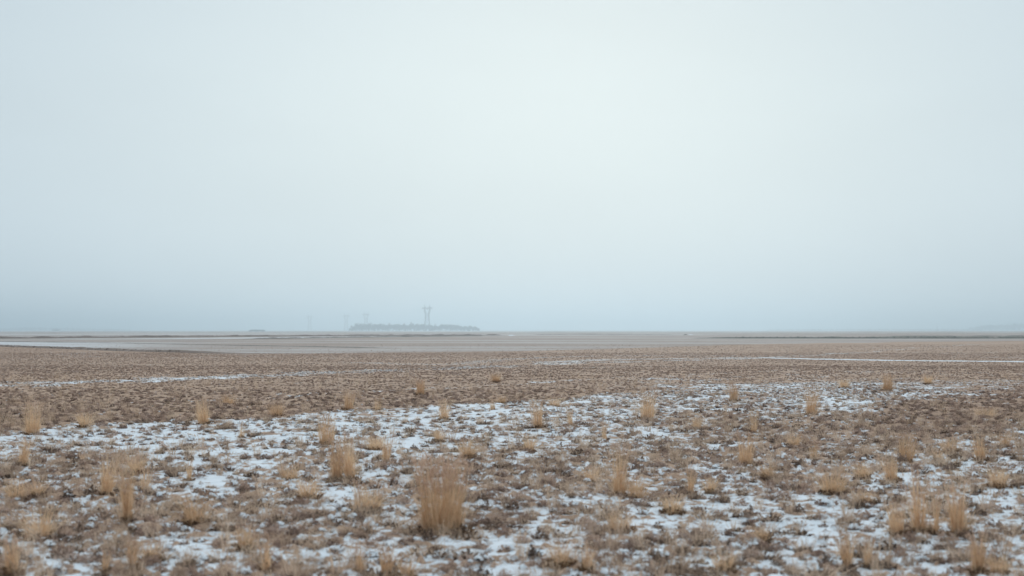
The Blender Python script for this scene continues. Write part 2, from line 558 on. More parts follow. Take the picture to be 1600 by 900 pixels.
def heads(rng, tips, dirs, length, k=4, wid=.006):
    """k thin splayed sprays at each tip"""
    V, Q = [], []
    n = len(tips)
    idx = 0
    for j in range(k):
        ln = rng.uniform(length[0], length[1], n)[:, None] * (.6 + .4 * (j == 0))
        d = dirs + rng.normal(0, .28, (n, 3)) * (0.35 if j == 0 else 1)
        d /= np.linalg.norm(d, axis=1)[:, None]
        s = np.cross(d, rng.normal(0, 1, (n, 3)))
        s /= np.linalg.norm(s, axis=1)[:, None] + 1e-9
        b = tips - d * ln * .35
        m_ = b + d * ln * .5
        e = b + d * ln
        v = np.stack([b - s * wid * .2, m_ - s * wid * .5, e, m_ + s * wid * .5], axis=1)
        V.append(v.reshape(-1, 3))
        Q.append((np.arange(n) * 4)[:, None] + np.arange(4)[None, :] + idx)
        idx += n * 4
    return np.concatenate(V), np.concatenate(Q)


def leaflets(rng, n, r, size, hz):
    """crumpled dead leaves lying and standing on a disc"""
    rr = r * np.sqrt(rng.random(n)); th = rng.random(n) * 2 * math.pi
    c = np.stack([rr * np.cos(th), rr * np.sin(th), rng.uniform(0, 1, n) ** 1.5 * hz * (1 - .7 * (rr / r) ** 2)], 1)
    d = rng.normal(0, 1, (n, 3)); d[:, 2] = np.abs(d[:, 2]) * .6
    d /= np.linalg.norm(d, axis=1)[:, None]
    s = np.cross(d, rng.normal(0, 1, (n, 3))); s /= np.linalg.norm(s, axis=1)[:, None]
    nn = np.cross(d, s)
    ln = rng.uniform(size[0], size[1], n)[:, None]
    wd = ln * rng.uniform(.15, .38, n)[:, None]
    curl = nn * ln * rng.uniform(-.4, .4, n)[:, None]
    v = np.stack([c, c + d * ln * .5 - s * wd + curl, c + d * ln, c + d * ln * .5 + s * wd + curl * .3], 1)
    Q = (np.arange(n) * 4)[:, None] + np.arange(4)[None, :]
    return v.reshape(-1, 3), Q


def join(parts):
    V, Q, MI, off = [], [], [], 0
    for (v, q, mi) in parts:
        V.append(v); Q.append(q + off); MI.append(np.full(len(q), mi)); off += len(v)
    return np.concatenate(V), np.concatenate(Q), np.concatenate(MI)


# ------------------------------------------------------------------ low ground cover: instanced clumps
def litter_variants():
    rng = np.random.default_rng(11)
    out = []
    mats = [M_mat_brown, M_mat_tan, M_mat_grey, M_snowcrumb, M_mat_dark]

    def mk(parts):
        V, Q, MI = join(parts)
        o = bpy.data.objects.new("litter_clump", mesh_np("litter_clump", V, Q, mats, MI))
        out.append(o)
    # 0-4 matted brown hummocks
    for k in range(5):
        v, q = leaflets(rng, 95, rng.uniform(.038, .055), (.012, .030), rng.uniform(.042, .060))
        b, p, _, _ = blades(rng, 40, .038, (.03, .075), (.002, .0045), .55, .5, 2, .35)
        mk([(v, q, (0, 4, 0, 2, 0)[k]), (b, p, (0, 0, 4, 2, 2)[k])])
    # 5-8 tan short upright tufts
    for k in range(4):
        b, p, _, _ = blades(rng, 60, .035, (.04, .11), (.002, .0045), .28, .22, 3, .15)
        v, q = leaflets(rng, 34, .045, (.015, .04), .03)
        mk([(b, p, 1), (v, q, 4)])
    # 9-10 broad tan bushes, blades falling over
    for k in range(2):
        b, p, _, _ = blades(rng, 90, .055, (.04, .10), (.0025, .005), .6, .7, 3, .5)
        v, q = leaflets(rng, 40, .06, (.015, .04), .032)
        mk([(b, p, 1 if k else 0), (v, q, 4)])
    # 11-12 grey crumbly litter, flat
    for k in range(2):
        v, q = leaflets(rng, 90, .055, (.012, .030), .034)
        mk([(v, q, 2)])
    # 13-15 snow-capped hummocks: snow caught on top of litter
    for k in range(3):
        v, q = leaflets(rng, 46, .045, (.012, .030), .036)
        sv, sq = [], []
        for j in range(9):
            a, rr = rng.random() * 6.28, .034 * rng.random() ** .5
            c = np.array([math.cos(a) * rr, math.sin(a) * rr, .026 * (1 - (rr / .04) ** 2)])
            r0, hh = rng.uniform(.008, .018), rng.uniform(.008, .016)
            n0 = len(sv)
            for lev, (rs, zz) in enumerate(((1, 0), (.85, .6), (.35, 1))):
                for i in range(6):
                    t = i * math.pi / 3 + rng.normal(0, .1)
                    sv.append(c + np.array([math.cos(t) * r0 * rs * rng.uniform(.85, 1.15), math.sin(t) * r0 * rs, hh * zz]))
            for lev in range(2):
                for i in range(6):
                    sq.append((n0 + lev * 6 + i, n0 + lev * 6 + (i + 1) % 6, n0 + lev * 6 + 6 + (i + 1) % 6, n0 + lev * 6 + 6 + i))
            sq.append((n0 + 12, n0 + 13, n0 + 14, n0 + 15)); sq.append((n0 + 15, n0 + 16, n0 + 17, n0 + 12))
        mk([(v, q, 0 if k else 2), (np.array(sv), np.array(sq), 3)])
    # 16-18 upright sprigs of pale stalks
    for k in range(3):
        b, p, tp, dr = blades(rng, 26, .03, (.07, .17), (.0025, .0045), .16, .12, 3, .08)
        b2, p2, _, _ = blades(rng, 30, .045, (.03, .07), (.002, .005), .6, .5, 2, .3)
        hv, hq = heads(rng, tp[::2], dr[::2], (.02, .045), 2, .005)
        mk([(b, p, 1), (b2, p2, 0), (hv, hq, 1)])
    return out


def scatter(name, pts, variants, label):
    X, Y, Z, sc, idx, rz = pts
    me = bpy.data.meshes.new(name)
    me.vertices.add(len(X))
    me.vertices.foreach_set('co', np.stack([X, Y, Z], 1).astype(np.float32).ravel())
    for nm, arr, ty in (('s', sc, 'FLOAT'), ('i', idx, 'INT'), ('r', rz, 'FLOAT')):
        a = me.attributes.new(nm, ty, 'POINT')
        a.data.foreach_set('value', arr.astype(np.float32 if ty == 'FLOAT' else np.int32))
    o = link(name, me)
    coll = bpy.data.collections.new(name + "_source")
    for v in variants:
        coll.objects.link(v)
    ng = bpy.data.node_groups.new(name, 'GeometryNodeTree')
    ng.interface.new_socket(name="Geometry", in_out='INPUT', socket_type='NodeSocketGeometry')
    ng.interface.new_socket(name="Geometry", in_out='OUTPUT', socket_type='NodeSocketGeometry')
    gi = ng.nodes.new('NodeGroupInput'); go = ng.nodes.new('NodeGroupOutput')
    ci = ng.nodes.new('GeometryNodeCollectionInfo')
    ci.inputs['Collection'].default_value = coll
    ci.inputs['Separate Children'].default_value = True
    ip = ng.nodes.new('GeometryNodeInstanceOnPoints')
    ip.inputs['Pick Instance'].default_value = True

    def attr(nm, ty):
        n = ng.nodes.new('GeometryNodeInputNamedAttribute')
        n.data_type = ty
        n.inputs['Name'].default_value = nm
        return n.outputs['Attribute']
    cx = ng.nodes.new('ShaderNodeCombineXYZ')
    ng.links.new(attr('r', 'FLOAT'), cx.inputs[2])
    ng.links.new(gi.outputs[0], ip.inputs['Points'])
    ng.links.new(ci.outputs[0], ip.inputs['Instance'])
    ng.links.new(attr('i', 'INT'), ip.inputs['Instance Index'])
    ng.links.new(cx.outputs[0], ip.inputs['Rotation'])
    ng.links.new(attr('s', 'FLOAT'), ip.inputs['Scale'])
    ng.links.new(ip.outputs[0], go.inputs[0])
    md = o.modifiers.new("scatter", 'NODES')
    md.node_group = ng
    tag(o, label, kind='stuff')
    return o


def build_litter():
    rng = np.random.default_rng(5)
    variants = litter_variants()
    Xs, Ys, Ss = [], [], []
    for (d0, d1, dens, s0, s1) in ((4.5, 9, 125, .45, 1.4), (9, 12, 115, .45, 1.4), (12, 17, 92, .45, 1.35), (17, 24, 74, .45, 1.3), (24, 36, 62, .45, 1.1), (36, 60, 58, .42, .85), (60, 95, 24, .42, .8), (95, 150, 3.0, .6, 1.0)):
        n = int(.58 * (d1 ** 2 - d0 ** 2) * dens)
        Y = np.sqrt(rng.uniform(d0 ** 2, d1 ** 2, n))
        X = rng.uniform(-.58, .58, n) * Y
        Xs.append(X); Ys.append(Y); Ss.append(rng.uniform(s0, s1, n))
    X, Y, s = np.concatenate(Xs), np.concatenate(Ys), np.concatenate(Ss)
    z, val, tone = terrain(X, Y)
    _, _, pale = fields(X, Y)
    far = sm(25, 60, Y)
    cov = fields(X, Y)[0]
    cr = .5 + .5 * np.tanh(1.4 * vnoise(X, Y, .22, 75))
    bare = 1 - cov
    p = sm(.06, .92, bare + .30 * (cr - .5) - .12 * np.clip(val, -1, 1)) * .97
    p = np.maximum(p, .24 * cr * 1.4)
    p = np.where(Y > 50, p * (1 - .9 * sm(.6, .85, cov) * sm(45, 55, Y)), p) * (1 - .85 * pale)
    keep = rng.random(len(X)) < p
    X, Y, z, s, tone, val, far = (a[keep] for a in (X, Y, z, s, tone, val, far))
    cov = cov[keep]
    cl = .5 + .5 * np.tanh(.9 * vnoise(X, Y, .6, 71) + .6 * vnoise(X, Y, 2.5, 72))
    u = rng.random(len(X))
    tall = u < (.03 + .22 * cl) * (1 - .45 * sm(.4, .8, tone)) * (1 - .7 * sm(34, 50, Y))
    tall = tall | ((val > .2) & (rng.random(len(X)) < .55))
    idx = np.where(tall, rng.integers(5, 11, len(X)), np.where(rng.random(len(X)) < .6, rng.integers(0, 5, len(X)), rng.integers(11, 13, len(X))))
    mid = sm(26, 36, Y) * (cov < .3)
    idx = np.where((idx == 1) & (rng.random(len(X)) < mid), 0, idx)
    s = s * (1 - .22 * mid)
    white = rng.random(len(X)) < np.clip(.02 + .16 * sm(.1, .3, cov) + 1.0 * cov * sm(8, 45, Y) * sm(.05, .3, cov) + .22 * cov + .09 * sm(25, 40, Y), 0, .92)
    idx = np.where(white & ~(tall & (rng.random(len(X)) < .5)), rng.integers(13, 16, len(X)), idx)
    white = (idx >= 13)
    sprig = (rng.random(len(X)) < .10 * sm(30, 18, Y) + .025) & (Y < 45) & ~white
    idx = np.where(sprig, rng.integers(16, 19, len(X)), idx)
    s = np.where(sprig, .55 + 1.0 * rng.random(len(X)) ** 2, s)
    s = np.where(white, s * (.55 + .4 * sm(.1, .4, cov)), s)
    tall = tall & ~sprig
    s = s * np.where(tall, rng.uniform(.8, 1.0, len(X)) + .6 * rng.random(len(X)) ** 3 * sm(30, 20, Y), 1.0)
    scatter("ground_cover_litter", (X, Y, z - .004, s, idx, rng.random(len(X)) * 6.283), variants,
            "low matted dead grass and leaf litter poking through the thin snow")
    print("litter instances", len(X))


build_litter()

# ------------------------------------------------------------------ standing grass tufts, one object each
TUFTS = [  # px of foot, row of foot, row of top, width px, kind, label
    (692, 833, 712, 84, 'dense', "widest and densest straw clump of the field, with a reddish feathery top"),
    (527, 748, 684, 24, 'tall', "straw bundle, left half of the tall pair on snow behind the densest clump"),
    (549, 748, 678, 24, 'tall', "straw bundle, right half of the tall pair on snow behind the densest clump"),
    (511, 693, 645, 36, 'tall', "pale upright clump just behind the tall pair, straight below the grove's blunt end"),
    (53, 681, 630, 30, 'tall', "golden upright clump on the brown edge of the snow, nearest the left border"),
    (134, 669, 640, 26, 'bush', "short pale clump on the snow edge, next to the golden one by the left border"),
    (320, 665, 625, 25, 'tall', "golden upright clump on the snow edge, alone between the left border and the grove"),
    (358, 633, 612, 20, 'bush', "faint small tuft in brown stubble behind the golden clump left of the grove"),
    (433, 650, 622, 27, 'bush', "low fan-shaped tuft with dark foot at the snow edge, left of the grove"),
    (545, 643, 612, 21, 'tall', "narrow tan tuft in brown stubble, right below the grove's blunt end"),
    (590, 640, 616, 16, 'thin', "thin pale tuft in brown stubble, below the middle of the grove"),
    (657, 618, 593, 18, 'tall', "small golden tuft in brown stubble, straight below the tallest pylon"),
    (694, 655, 622, 20, 'tall', "pale narrow tuft on the snow edge, below and right of the tallest pylon"),
    (775, 597, 580, 16, 'bush', "tiny tuft by the snow-filled track, the farthest one near the picture's middle"),
    (784, 629, 612, 16, 'bush', "small dark-footed tuft in stubble on the snow edge near the picture's middle"),
    (841, 670, 628, 20, 'tall', "yellowish upright tuft on bright snow just right of the picture's middle"),
    (866, 637, 618, 22, 'bush', "short wide tuft behind the yellowish upright one near the picture's middle"),
    (891, 664, 628, 11, 'thin', "slim spindly tuft beside the yellowish upright one near the picture's middle"),
    (1010, 655, 608, 31, 'tall', "broad golden clump with ragged top, largest on the far part of the snow"),
    (1146, 627, 600, 18, 'tall', "small upright tuft at the far snow edge, right of the broad golden clump"),
    (1177, 676, 636, 14, 'thin', "slim dark-footed tuft in front of the small upright one right of the broad golden clump"),
    (1266, 647, 600, 22, 'tall', "tall tan tuft beside the small white snow patch in the right half"),
    (1318, 608, 590, 17, 'bush', "little bushy tuft at the back, left one of two near the long white track line"),
    (1385, 611, 583, 21, 'tall', "upright tan tuft at the back, right one of two near the long white track line"),
    (1449, 600, 583, 14, 'bush', "tiny faint tuft at the back, farthest to the right"),
    (1538, 650, 628, 42, 'bush', "wide flat tuft lying in the darkest brown stubble at the right border"),
    (1164, 728, 678, 30, 'tall', "loose tan clump with grey stems in the brown patch right of the middle"),
    (966, 776, 700, 22, 'tall', "tall half of the ragged clump right of the densest one"),
    (994, 776, 730, 34, 'bush', "low spreading half of the ragged clump right of the densest one"),
    (1078, 776, 724, 11, 'thin', "single spindly spray of stalks between the ragged clump and the broad pale bush"),
    (1300, 776, 728, 50, 'bush', "broad pale bush of grass on snow, right of the middle"),
    (1346, 790, 760, 36, 'bush', "low tan mound touching the front of the broad pale bush"),
    (1412, 722, 678, 34, 'tall', "leaning tan clump in brown stubble behind the bright snow on the right"),
    (1392, 755, 712, 26, 'tall', "boxy tan clump just before the leaning one on the right"),
    (1434, 835, 740, 22, 'tall', "tallest narrow bundle of the dark-footed group at the right"),
    (1460, 836, 760, 14, 'thin', "thinnest middle bundle of the dark-footed group at the right"),
    (1494, 838, 752, 28, 'tall', "stout third bundle of the dark-footed group, nearest the right border"),
    (1400, 836, 780, 28, 'tall', "shorter pale clump left of the dark-footed group at the right"),
    (1530, 722, 682, 22, 'tall', "pale upright tuft far right, before the darkest brown stubble"),
    (1482, 708, 680, 30, 'bush', "wide-topped bushy tuft beside the pale upright one far right"),
    (1463, 722, 700, 17, 'bush', "stubby round tuft below the wide-topped bushy one far right"),
    (1557, 766, 728, 34, 'bush', "round tan bush on snow closest to the right border"),
    (1241, 698, 672, 26, 'bush', "low tan tuft with a dark foot in the bare brown patch right of the middle"),
    (1270, 715, 682, 19, 'thin', "faint thin tuft before the low dark-footed one in the bare brown patch"),
    (1346, 747, 712, 24, 'bush', "small squat tuft between the broad pale bush and the boxy clump"),
    (1323, 890, 830, 16, 'tall', "narrow dark-footed spray near the bottom border, left of the near right group"),
    (1353, 886, 834, 14, 'thin', "slight straw spray next to the narrow dark-footed one near the bottom border"),
    (1523, 902, 835, 22, 'tall', "taller half of the pair of clumps cut by the bottom border at the right"),
    (1556, 902, 855, 28, 'bush', "lower bushy half of the pair of clumps cut by the bottom border at the right"),
    (875, 890, 846, 42, 'bush', "domed tan bush on snow near the bottom border, right of the densest clump"),
    (916, 902, 858, 15, 'tall', "short upright tuft touching the bottom border beside the domed bush"),
    (168, 775, 705, 22, 'tall', "pale tall bundle at the left, behind the narrowest column of stalks"),
    (202, 818, 718, 15, 'tall', "narrowest tall column of reddish straw at the left"),
    (228, 765, 712, 18, 'thin', "thin grey-topped bundle right behind the narrow column at the left"),
    (307, 823, 770, 36, 'bush', "pale blocky clump alone on patchy snow left of the middle"),
    (66, 838, 778, 56, 'bush', "broad golden-brown mound of drooping grass at the left border"),
    (38, 728, 685, 18, 'tall', "upright tuft with dark foot by the left border, before the snow edge"),
    (28, 780, 738, 36, 'bush', "ragged pale bush cut off by the left border"),
    (62, 778, 742, 20, 'bush', "small drooping tuft right beside the ragged bush at the left border"),
    (378, 682, 655, 12, 'thin', "tiny thin tuft on the far snow, right of the lone golden clump"),
    (131, 720, 696, 12, 'thin', "tiny pale spray on snow left of the tall pale bundle"),
    (298, 752, 712, 10, 'thin', "single thin spray of pale stalks on the snow left of the middle"),
    (384, 868, 820, 24, 'bush', "small tan tuft on bright snow left of the densest clump, near the bottom"),
    (418, 898, 834, 12, 'thin', "thin stalk spray rising from the bottom border left of the densest clump"),
    (482, 780, 740, 38, 'bush', "round brown bush left of and before the tall pair"),
    (455, 745, 712, 34, 'bush', "grey-tan flat bush behind the round brown one left of the tall pair"),
    (580, 795, 748, 34, 'bush', "fuzzy pale bush between the tall pair and the densest clump"),
    (558, 798, 745, 11, 'thin', "upright thin spray at the edge of the fuzzy pale bush"),
    (604, 725, 685, 14, 'tall', "slim upright tuft with black foot on snow right of the tall pair"),
    (588, 703, 672, 30, 'bush', "low fan of tan grass behind the slim black-footed tuft"),
    (730, 716, 680, 34, 'bush', "pale square-topped clump directly behind the densest one"),
    (686, 690, 664, 16, 'bush', "small dark tuft behind the square-topped clump"),
    (604, 902, 850, 22, 'tall', "paired dark-footed clump at the bottom border, left half, before the densest clump"),
    (636, 902, 856, 24, 'bush', "paired dark-footed clump at the bottom border, right half, before the densest clump"),
    (565, 898, 838, 14, 'thin', "lean upright spray by the bottom border, left of the dark-footed pair"),
    (25, 902, 845, 24, 'tall', "brownish clump in the bottom left corner"),
    (168, 902, 858, 11, 'thin', "thin straw spray on the bottom border, before the big snow patch at the left"),
    (212, 902, 852, 13, 'tall', "upright spray on the bottom border right of the big snow patch at the left"),
    (238, 886, 848, 26, 'bush', "squat dark brown bush behind the upright spray at the bottom left"),
    (1185, 846, 814, 36, 'bush', "low dark heap of grass amid the brightest snow at the bottom"),
    (1130, 892, 856, 38, 'bush', "sprawling tan heap near the bottom border, left of the brightest snow"),
    (1050, 802, 768, 38, 'bush', "curved brown tuft on the snow edge right of the ragged clump"),
    (968, 832, 790, 42, 'bush', "tan bush in front of the ragged clump, on broken snow"),
    (944, 690, 654, 10, 'thin', "solitary thin spray on bright snow before the broad golden clump"),
    (827, 706, 674, 18, 'bush', "faint pale bush in front of the yellowish upright tuft"),
    (1088, 672, 648, 14, 'bush', "small dim tuft on thin snow right of the broad golden clump"),
    (925, 752, 716, 24, 'bush', "brown low clump behind and left of the ragged one"),
    (1108, 770, 738, 14, 'bush', "dark stub of grass right of the spindly spray"),
    (1198, 748, 716, 22, 'bush', "brown lump of grass before the loose tan clump in the right half"),
    (770, 640, 620, 12, 'thin', "tiny spray on the snow edge just left of the picture's middle"),
    (215, 742, 700, 22, 'bush', "grey-tan bush behind the thin grey-topped bundle at the left"),
    (1567, 700, 672, 20, 'bush', "small brown tuft above the round tan bush by the right border"),
]


def build_tuft(i, px, fy, ty, wpx, kind, label):
    rng = np.random.default_rng(1000 + i)
    x, y = at(px, fy)
    s = y / FX
    h = (fy - ty) * s
    r = wpx * s * .5
    z = terrain(np.array([x]), np.array([y]))[0][0]
    root = bpy.data.objects.new("dry_grass_tuft", None)
    C.objects.link(root)
    root.location = (x, y, z)
    root.rotation_euler = (rng.normal(0, .05), rng.normal(0, .07), 0)
    root.empty_display_size = .1
    tag(root, label, "grass tuft", "dry grass tufts standing in the stubble")
    thick = max(1.0, y / 26.0)
    if kind == 'dense':
        a, q, tips, dr = blades(rng, 460, r * .72, (h * .56, h * 1.05), (.0028, .0055), .07, .09, 5, .07, outward=.75)
        a2, q2, _, _ = blades(rng, 330, r * .72, (h * .25, h * .7), (.003, .007), .16, .20, 4, .25, outward=.7)
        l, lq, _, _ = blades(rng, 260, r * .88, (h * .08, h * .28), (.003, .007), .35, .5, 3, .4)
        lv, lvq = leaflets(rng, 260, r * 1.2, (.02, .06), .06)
        sel = rng.random(len(tips)) < .75
        hv, hq = heads(rng, tips[sel], dr[sel], (.05, .11), 4, .007)
    elif kind == 'tall':
        n = int(np.clip(90 + 900 * r, 110, 300))
        a, q, tips, dr = blades(rng, n, r * .60, (h * .5, h * 1.1), (.003 * thick, .0055 * thick), .08, .09, 4, .06, outward=.7)
        a2, q2, _, _ = blades(rng, n // 2, r * .6, (h * .2, h * .65), (.003 * thick, .006 * thick), .22, .28, 3, .3)
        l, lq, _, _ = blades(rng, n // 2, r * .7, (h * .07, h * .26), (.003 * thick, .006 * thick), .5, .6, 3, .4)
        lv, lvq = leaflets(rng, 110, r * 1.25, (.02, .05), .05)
        sel = rng.random(len(tips)) < .45
        hv, hq = heads(rng, tips[sel], dr[sel], (h * .10, h * .2), 3, .007 * thick)
    elif kind == 'thin':
        n = 46
        a, q, tips, dr = blades(rng, n, r * .6, (h * .5, h * 1.0), (.003 * thick, .0055 * thick), .09, .08, 4, .04)
        a2, q2, _, _ = blades(rng, 24, r * .7, (h * .2, h * .6), (.003 * thick, .006 * thick), .2, .3, 3, .3)
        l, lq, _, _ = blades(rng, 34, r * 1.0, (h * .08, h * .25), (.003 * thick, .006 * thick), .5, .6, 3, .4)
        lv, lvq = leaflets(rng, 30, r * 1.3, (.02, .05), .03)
        sel = rng.random(len(tips)) < .6
        hv, hq = heads(rng, tips[sel], dr[sel], (h * .10, h * .2), 3, .007 * thick)
    else:
        n = int(np.clip(90 + 900 * r, 120, 300))
        a, q, tips, dr = blades(rng, n, r * .55, (h * .45, h * .98), (.003 * thick, .0055 * thick), .22, .22, 4, .14, outward=.85)
        a2, q2, _, _ = blades(rng, n // 2, r * .65, (h * .2, h * .7), (.003 * thick, .006 * thick), .5, .55, 3, .4, outward=.8)
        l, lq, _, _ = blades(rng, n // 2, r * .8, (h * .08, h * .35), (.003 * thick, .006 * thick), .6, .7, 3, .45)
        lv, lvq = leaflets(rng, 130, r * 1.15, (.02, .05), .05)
        sel = rng.random(len(tips)) < .3
        hv, hq = heads(rng, tips[sel], dr[sel], (h * .10, h * .2), 3, .007 * thick)
    nb = max(6, int(len(tips) * .10))
    a3, q3, _, _ = blades(rng, nb, r * .7, (h * .35, h * .75), (.003 * thick, .005 * thick), .25, .95, 5, .55, outward=.9)
    V, Q, _ = join([(a, q, 0), (a2, q2, 0), (a3, q3, 0)])
    o = link("stalks", mesh_np("stalks", V, Q, M_straw), root); o['kind'] = 'stuff'
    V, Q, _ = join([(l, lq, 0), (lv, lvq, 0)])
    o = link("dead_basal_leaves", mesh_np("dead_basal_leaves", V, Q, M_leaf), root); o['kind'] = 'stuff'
    o = link("seed_heads", mesh_np("seed_heads", hv, hq, M_head), root); o['kind'] = 'stuff'


for i, tdef in enumerate(TUFTS):
    build_tuft(i, *tdef)


# ------------------------------------------------------------------ banks and verges in the middle distance
def ridge(name, px_pts, width, height, mat, seed, label, step=1.2, grass=0):
    pts = [at(a, b) for a, b in px_pts]
    P = []
    for (x0, y0), (x1, y1) in zip(pts[:-1], pts[1:]):
        n = max(2, int(math.hypot(x1 - x0, y1 - y0) / step))
        for k in range(n):
            t = k / n
            P.append((x0 + (x1 - x0) * t, y0 + (y1 - y0) * t))
    P.append(pts[-1])
    P = np.array(P)
    T = np.gradient(P, axis=0)
    T /= np.linalg.norm(T, axis=1)[:, None]
    Nn = np.stack([-T[:, 1], T[:, 0]], 1)
    prof = [(-.5, -.05), (-.36, .25), (-.2, .75), (-.05, 1.0), (.12, .95), (.28, .6), (.42, .2), (.5, -.05)]
    ends = np.minimum(sm(0, 6, np.arange(len(P)) * 1.0), sm(0, 6, np.arange(len(P))[::-1] * 1.0))
    hn = height * (1 + .22 * vnoise(P[:, 0], P[:, 1], 5.0, seed) + .15 * vnoise(P[:, 0], P[:, 1], 1.6, seed + 1)) * ends
    V = []
    for (o_, hgt) in prof:
        w = width * (1 + .15 * vnoise(P[:, 0], P[:, 1], 4.0, seed + 2))
        xy = P + Nn * (o_ * w)[:, None]
        V.append(np.stack([xy[:, 0], xy[:, 1], np.maximum(hn * hgt, -.04) + (.0 if hgt > 0 else -.05)], 1))
    V = np.stack(V, 1)
    m = len(prof)
    a = (np.arange(len(P) - 1)[:, None] * m + np.arange(m - 1)[None, :]).ravel()
    Q = np.stack([a, a + m, a + m + 1, a + 1], 1)
    V = V.reshape(-1, 3)
    if grass:
        rng = np.random.default_rng(seed)
        k = rng.integers(7, max(8, len(P) - 7), grass)
        off = rng.normal(0, .22, grass) * width
        b, bq, _, _ = blades(rng, grass, .01, (height * .5, height * 1.1), (.02, .07), .3, .3, 2)
        rep = len(b) // grass
        pos = np.stack([P[k, 0] + Nn[k, 0] * off, P[k, 1] + Nn[k, 1] * off, hn[k] * .35], 1)
        b = b + np.repeat(pos, rep, axis=0)
        V, Q, _ = join([(V, Q, 0), (b, bq, 0)])
    o = link(name, mesh_np(name, V, Q, mat, smooth=not grass))
    tag(o, label, kind='structure')
    return o


M_bank = plain_mat("bare_reddish_bank", (.075, .055, .045), (.16, .12, .095), .8)
M_bank_grey = plain_mat("grey_brown_bank", (.08, .075, .068), (.15, .135, .12), .8)
M_green = plain_mat("dark_winter_turf", (.045, .055, .045), (.085, .09, .07), .7)
M_verge = plain_mat("dry_verge", (.11, .08, .062), (.20, .15, .12), 1.5)

ridge("earth_bank", [(-300, 531), (-100, 530.0), (0, 529.2), (100, 528.6), (200, 527.6), (400, 526.0), (600, 524.8), (794, 524.0)], 2.2, .34, M_bank, 61,
      "long low reddish brown bank across the far field left of the middle", grass=2500)
ridge("earth_bank", [(372, 530.2), (450, 529.2), (600, 526.8), (760, 525.0)], 1.4, .20, M_bank_grey, 65,
      "shorter grey bank just before the long reddish one, meeting it near its end", grass=800)
ridge("field_verge", [(-100, 532.6), (0, 533.8), (200, 536.4), (400, 540.3), (520, 542.6), (640, 544.5)], .9, .055, M_bank_grey, 68,
      "thin dark line of verge slanting through the pale field at the left", grass=500)
ridge("field_verge", [(-200, 535.2), (0, 541.3), (100, 544.8), (200, 548.8), (350, 552.3), (440, 552.6)], 1.1, .13, M_verge, 71,
      "dark brown grassy verge where the stubble field meets the pale field", grass=3500)
ridge("turf_bank", [(1072, 528.6), (1150, 528.8), (1300, 528.9), (1450, 529.0), (1600, 528.9), (1900, 528.5)], 2.4, .28, M_green, 74,
      "low dark green bank running level across the far field at the right", grass=2500)
ridge("turf_bank", [(1360, 526.2), (1450, 526.0), (1600, 525.7), (1900, 525.0)], 2.4, .18, M_green, 77,
      "fainter dark bank behind the green one at the right border", grass=800)
ridge("far_verge", [(830, 523.0), (900, 522.7), (1000, 523.1), (1066, 523.4)], 3.0, .14, M_bank_grey, 80,
      "faint grey verge on the far field between the banks", grass=300)


# ------------------------------------------------------------------ small things on the far field
def lump(name, px, py, w_m, h_m, mat, label, cat, seed):
    x, y = at(px, py)
    nu, nv = 20, 8
    V = []
    for j in range(nv):
        r = j / (nv - 1)
        for i in range(nu):
            t = 2 * math.pi * i / nu
            k = 1 + .16 * math.sin(3 * t + seed) + .10 * math.sin(5 * t + 2 * seed)
            V.append((math.cos(t) * r * w_m / 2 * k, math.sin(t) * r * w_m / 3 * k, h_m * (1 - r ** 2.2) * (1 + .15 * math.sin(4 * t + r * 5 + seed)) - (.03 if j == nv - 1 else 0)))
    Q = []
    for j in range(nv - 1):
        for i in range(nu):
            a = j * nu + i; b = j * nu + (i + 1) % nu
            Q.append((a, a + nu, b + nu, b))
    o = link(name, mesh_np(name, V, Q, mat, smooth=True), loc=(x, y, 0))
    tag(o, label, cat)
    return o


M_snow = plain_mat("heaped_snow", (.72, .75, .78), (.82, .84, .86), 3.0)
M_soilheap = plain_mat("soil_heap", (.10, .09, .08), (.2, .175, .15), 3.0)
lump("snow_heap", 799, 524.6, 1.8, .2, M_snowcrumb, "small heap of snow at the end of the long reddish bank", "snow heap", 1.0)
lump("snow_heap", 1079, 523.0, 1.8, .16, M_snowcrumb, "pale snow heap above the start of the green bank", "snow heap", 2.3)
lump("soil_heap", 1071, 523.6, 1.5, .30, M_soilheap, "small dark heap of soil touching the pale snow heap", "soil heap", 3.1)


def box(V, Q, x0, x1, y0, y1, z0, z1):
    n = len(V)
    V += [(x0, y0, z0), (x1, y0, z0), (x1, y1, z0), (x0, y1, z0), (x0, y0, z1), (x1, y0, z1), (x1, y1, z1), (x0, y1, z1)]
    Q += [(n, n + 3, n + 2, n + 1), (n + 4, n + 5, n + 6, n + 7), (n, n + 1, n + 5, n + 4), (n + 1, n + 2, n + 6, n + 5), (n + 2, n + 3, n + 7, n + 6), (n + 3, n, n + 4, n + 7)]


M_wall = plain_mat("grey_cladding", (.10, .105, .11), (.16, .165, .17), 1.0)
M_roof = plain_mat("dark_roof_sheet", (.07, .075, .08), (.12, .125, .13), 1.0)
M_door = plain_mat("dull_steel_door", (.18, .19, .2), (.25, .26, .27), 1.0)


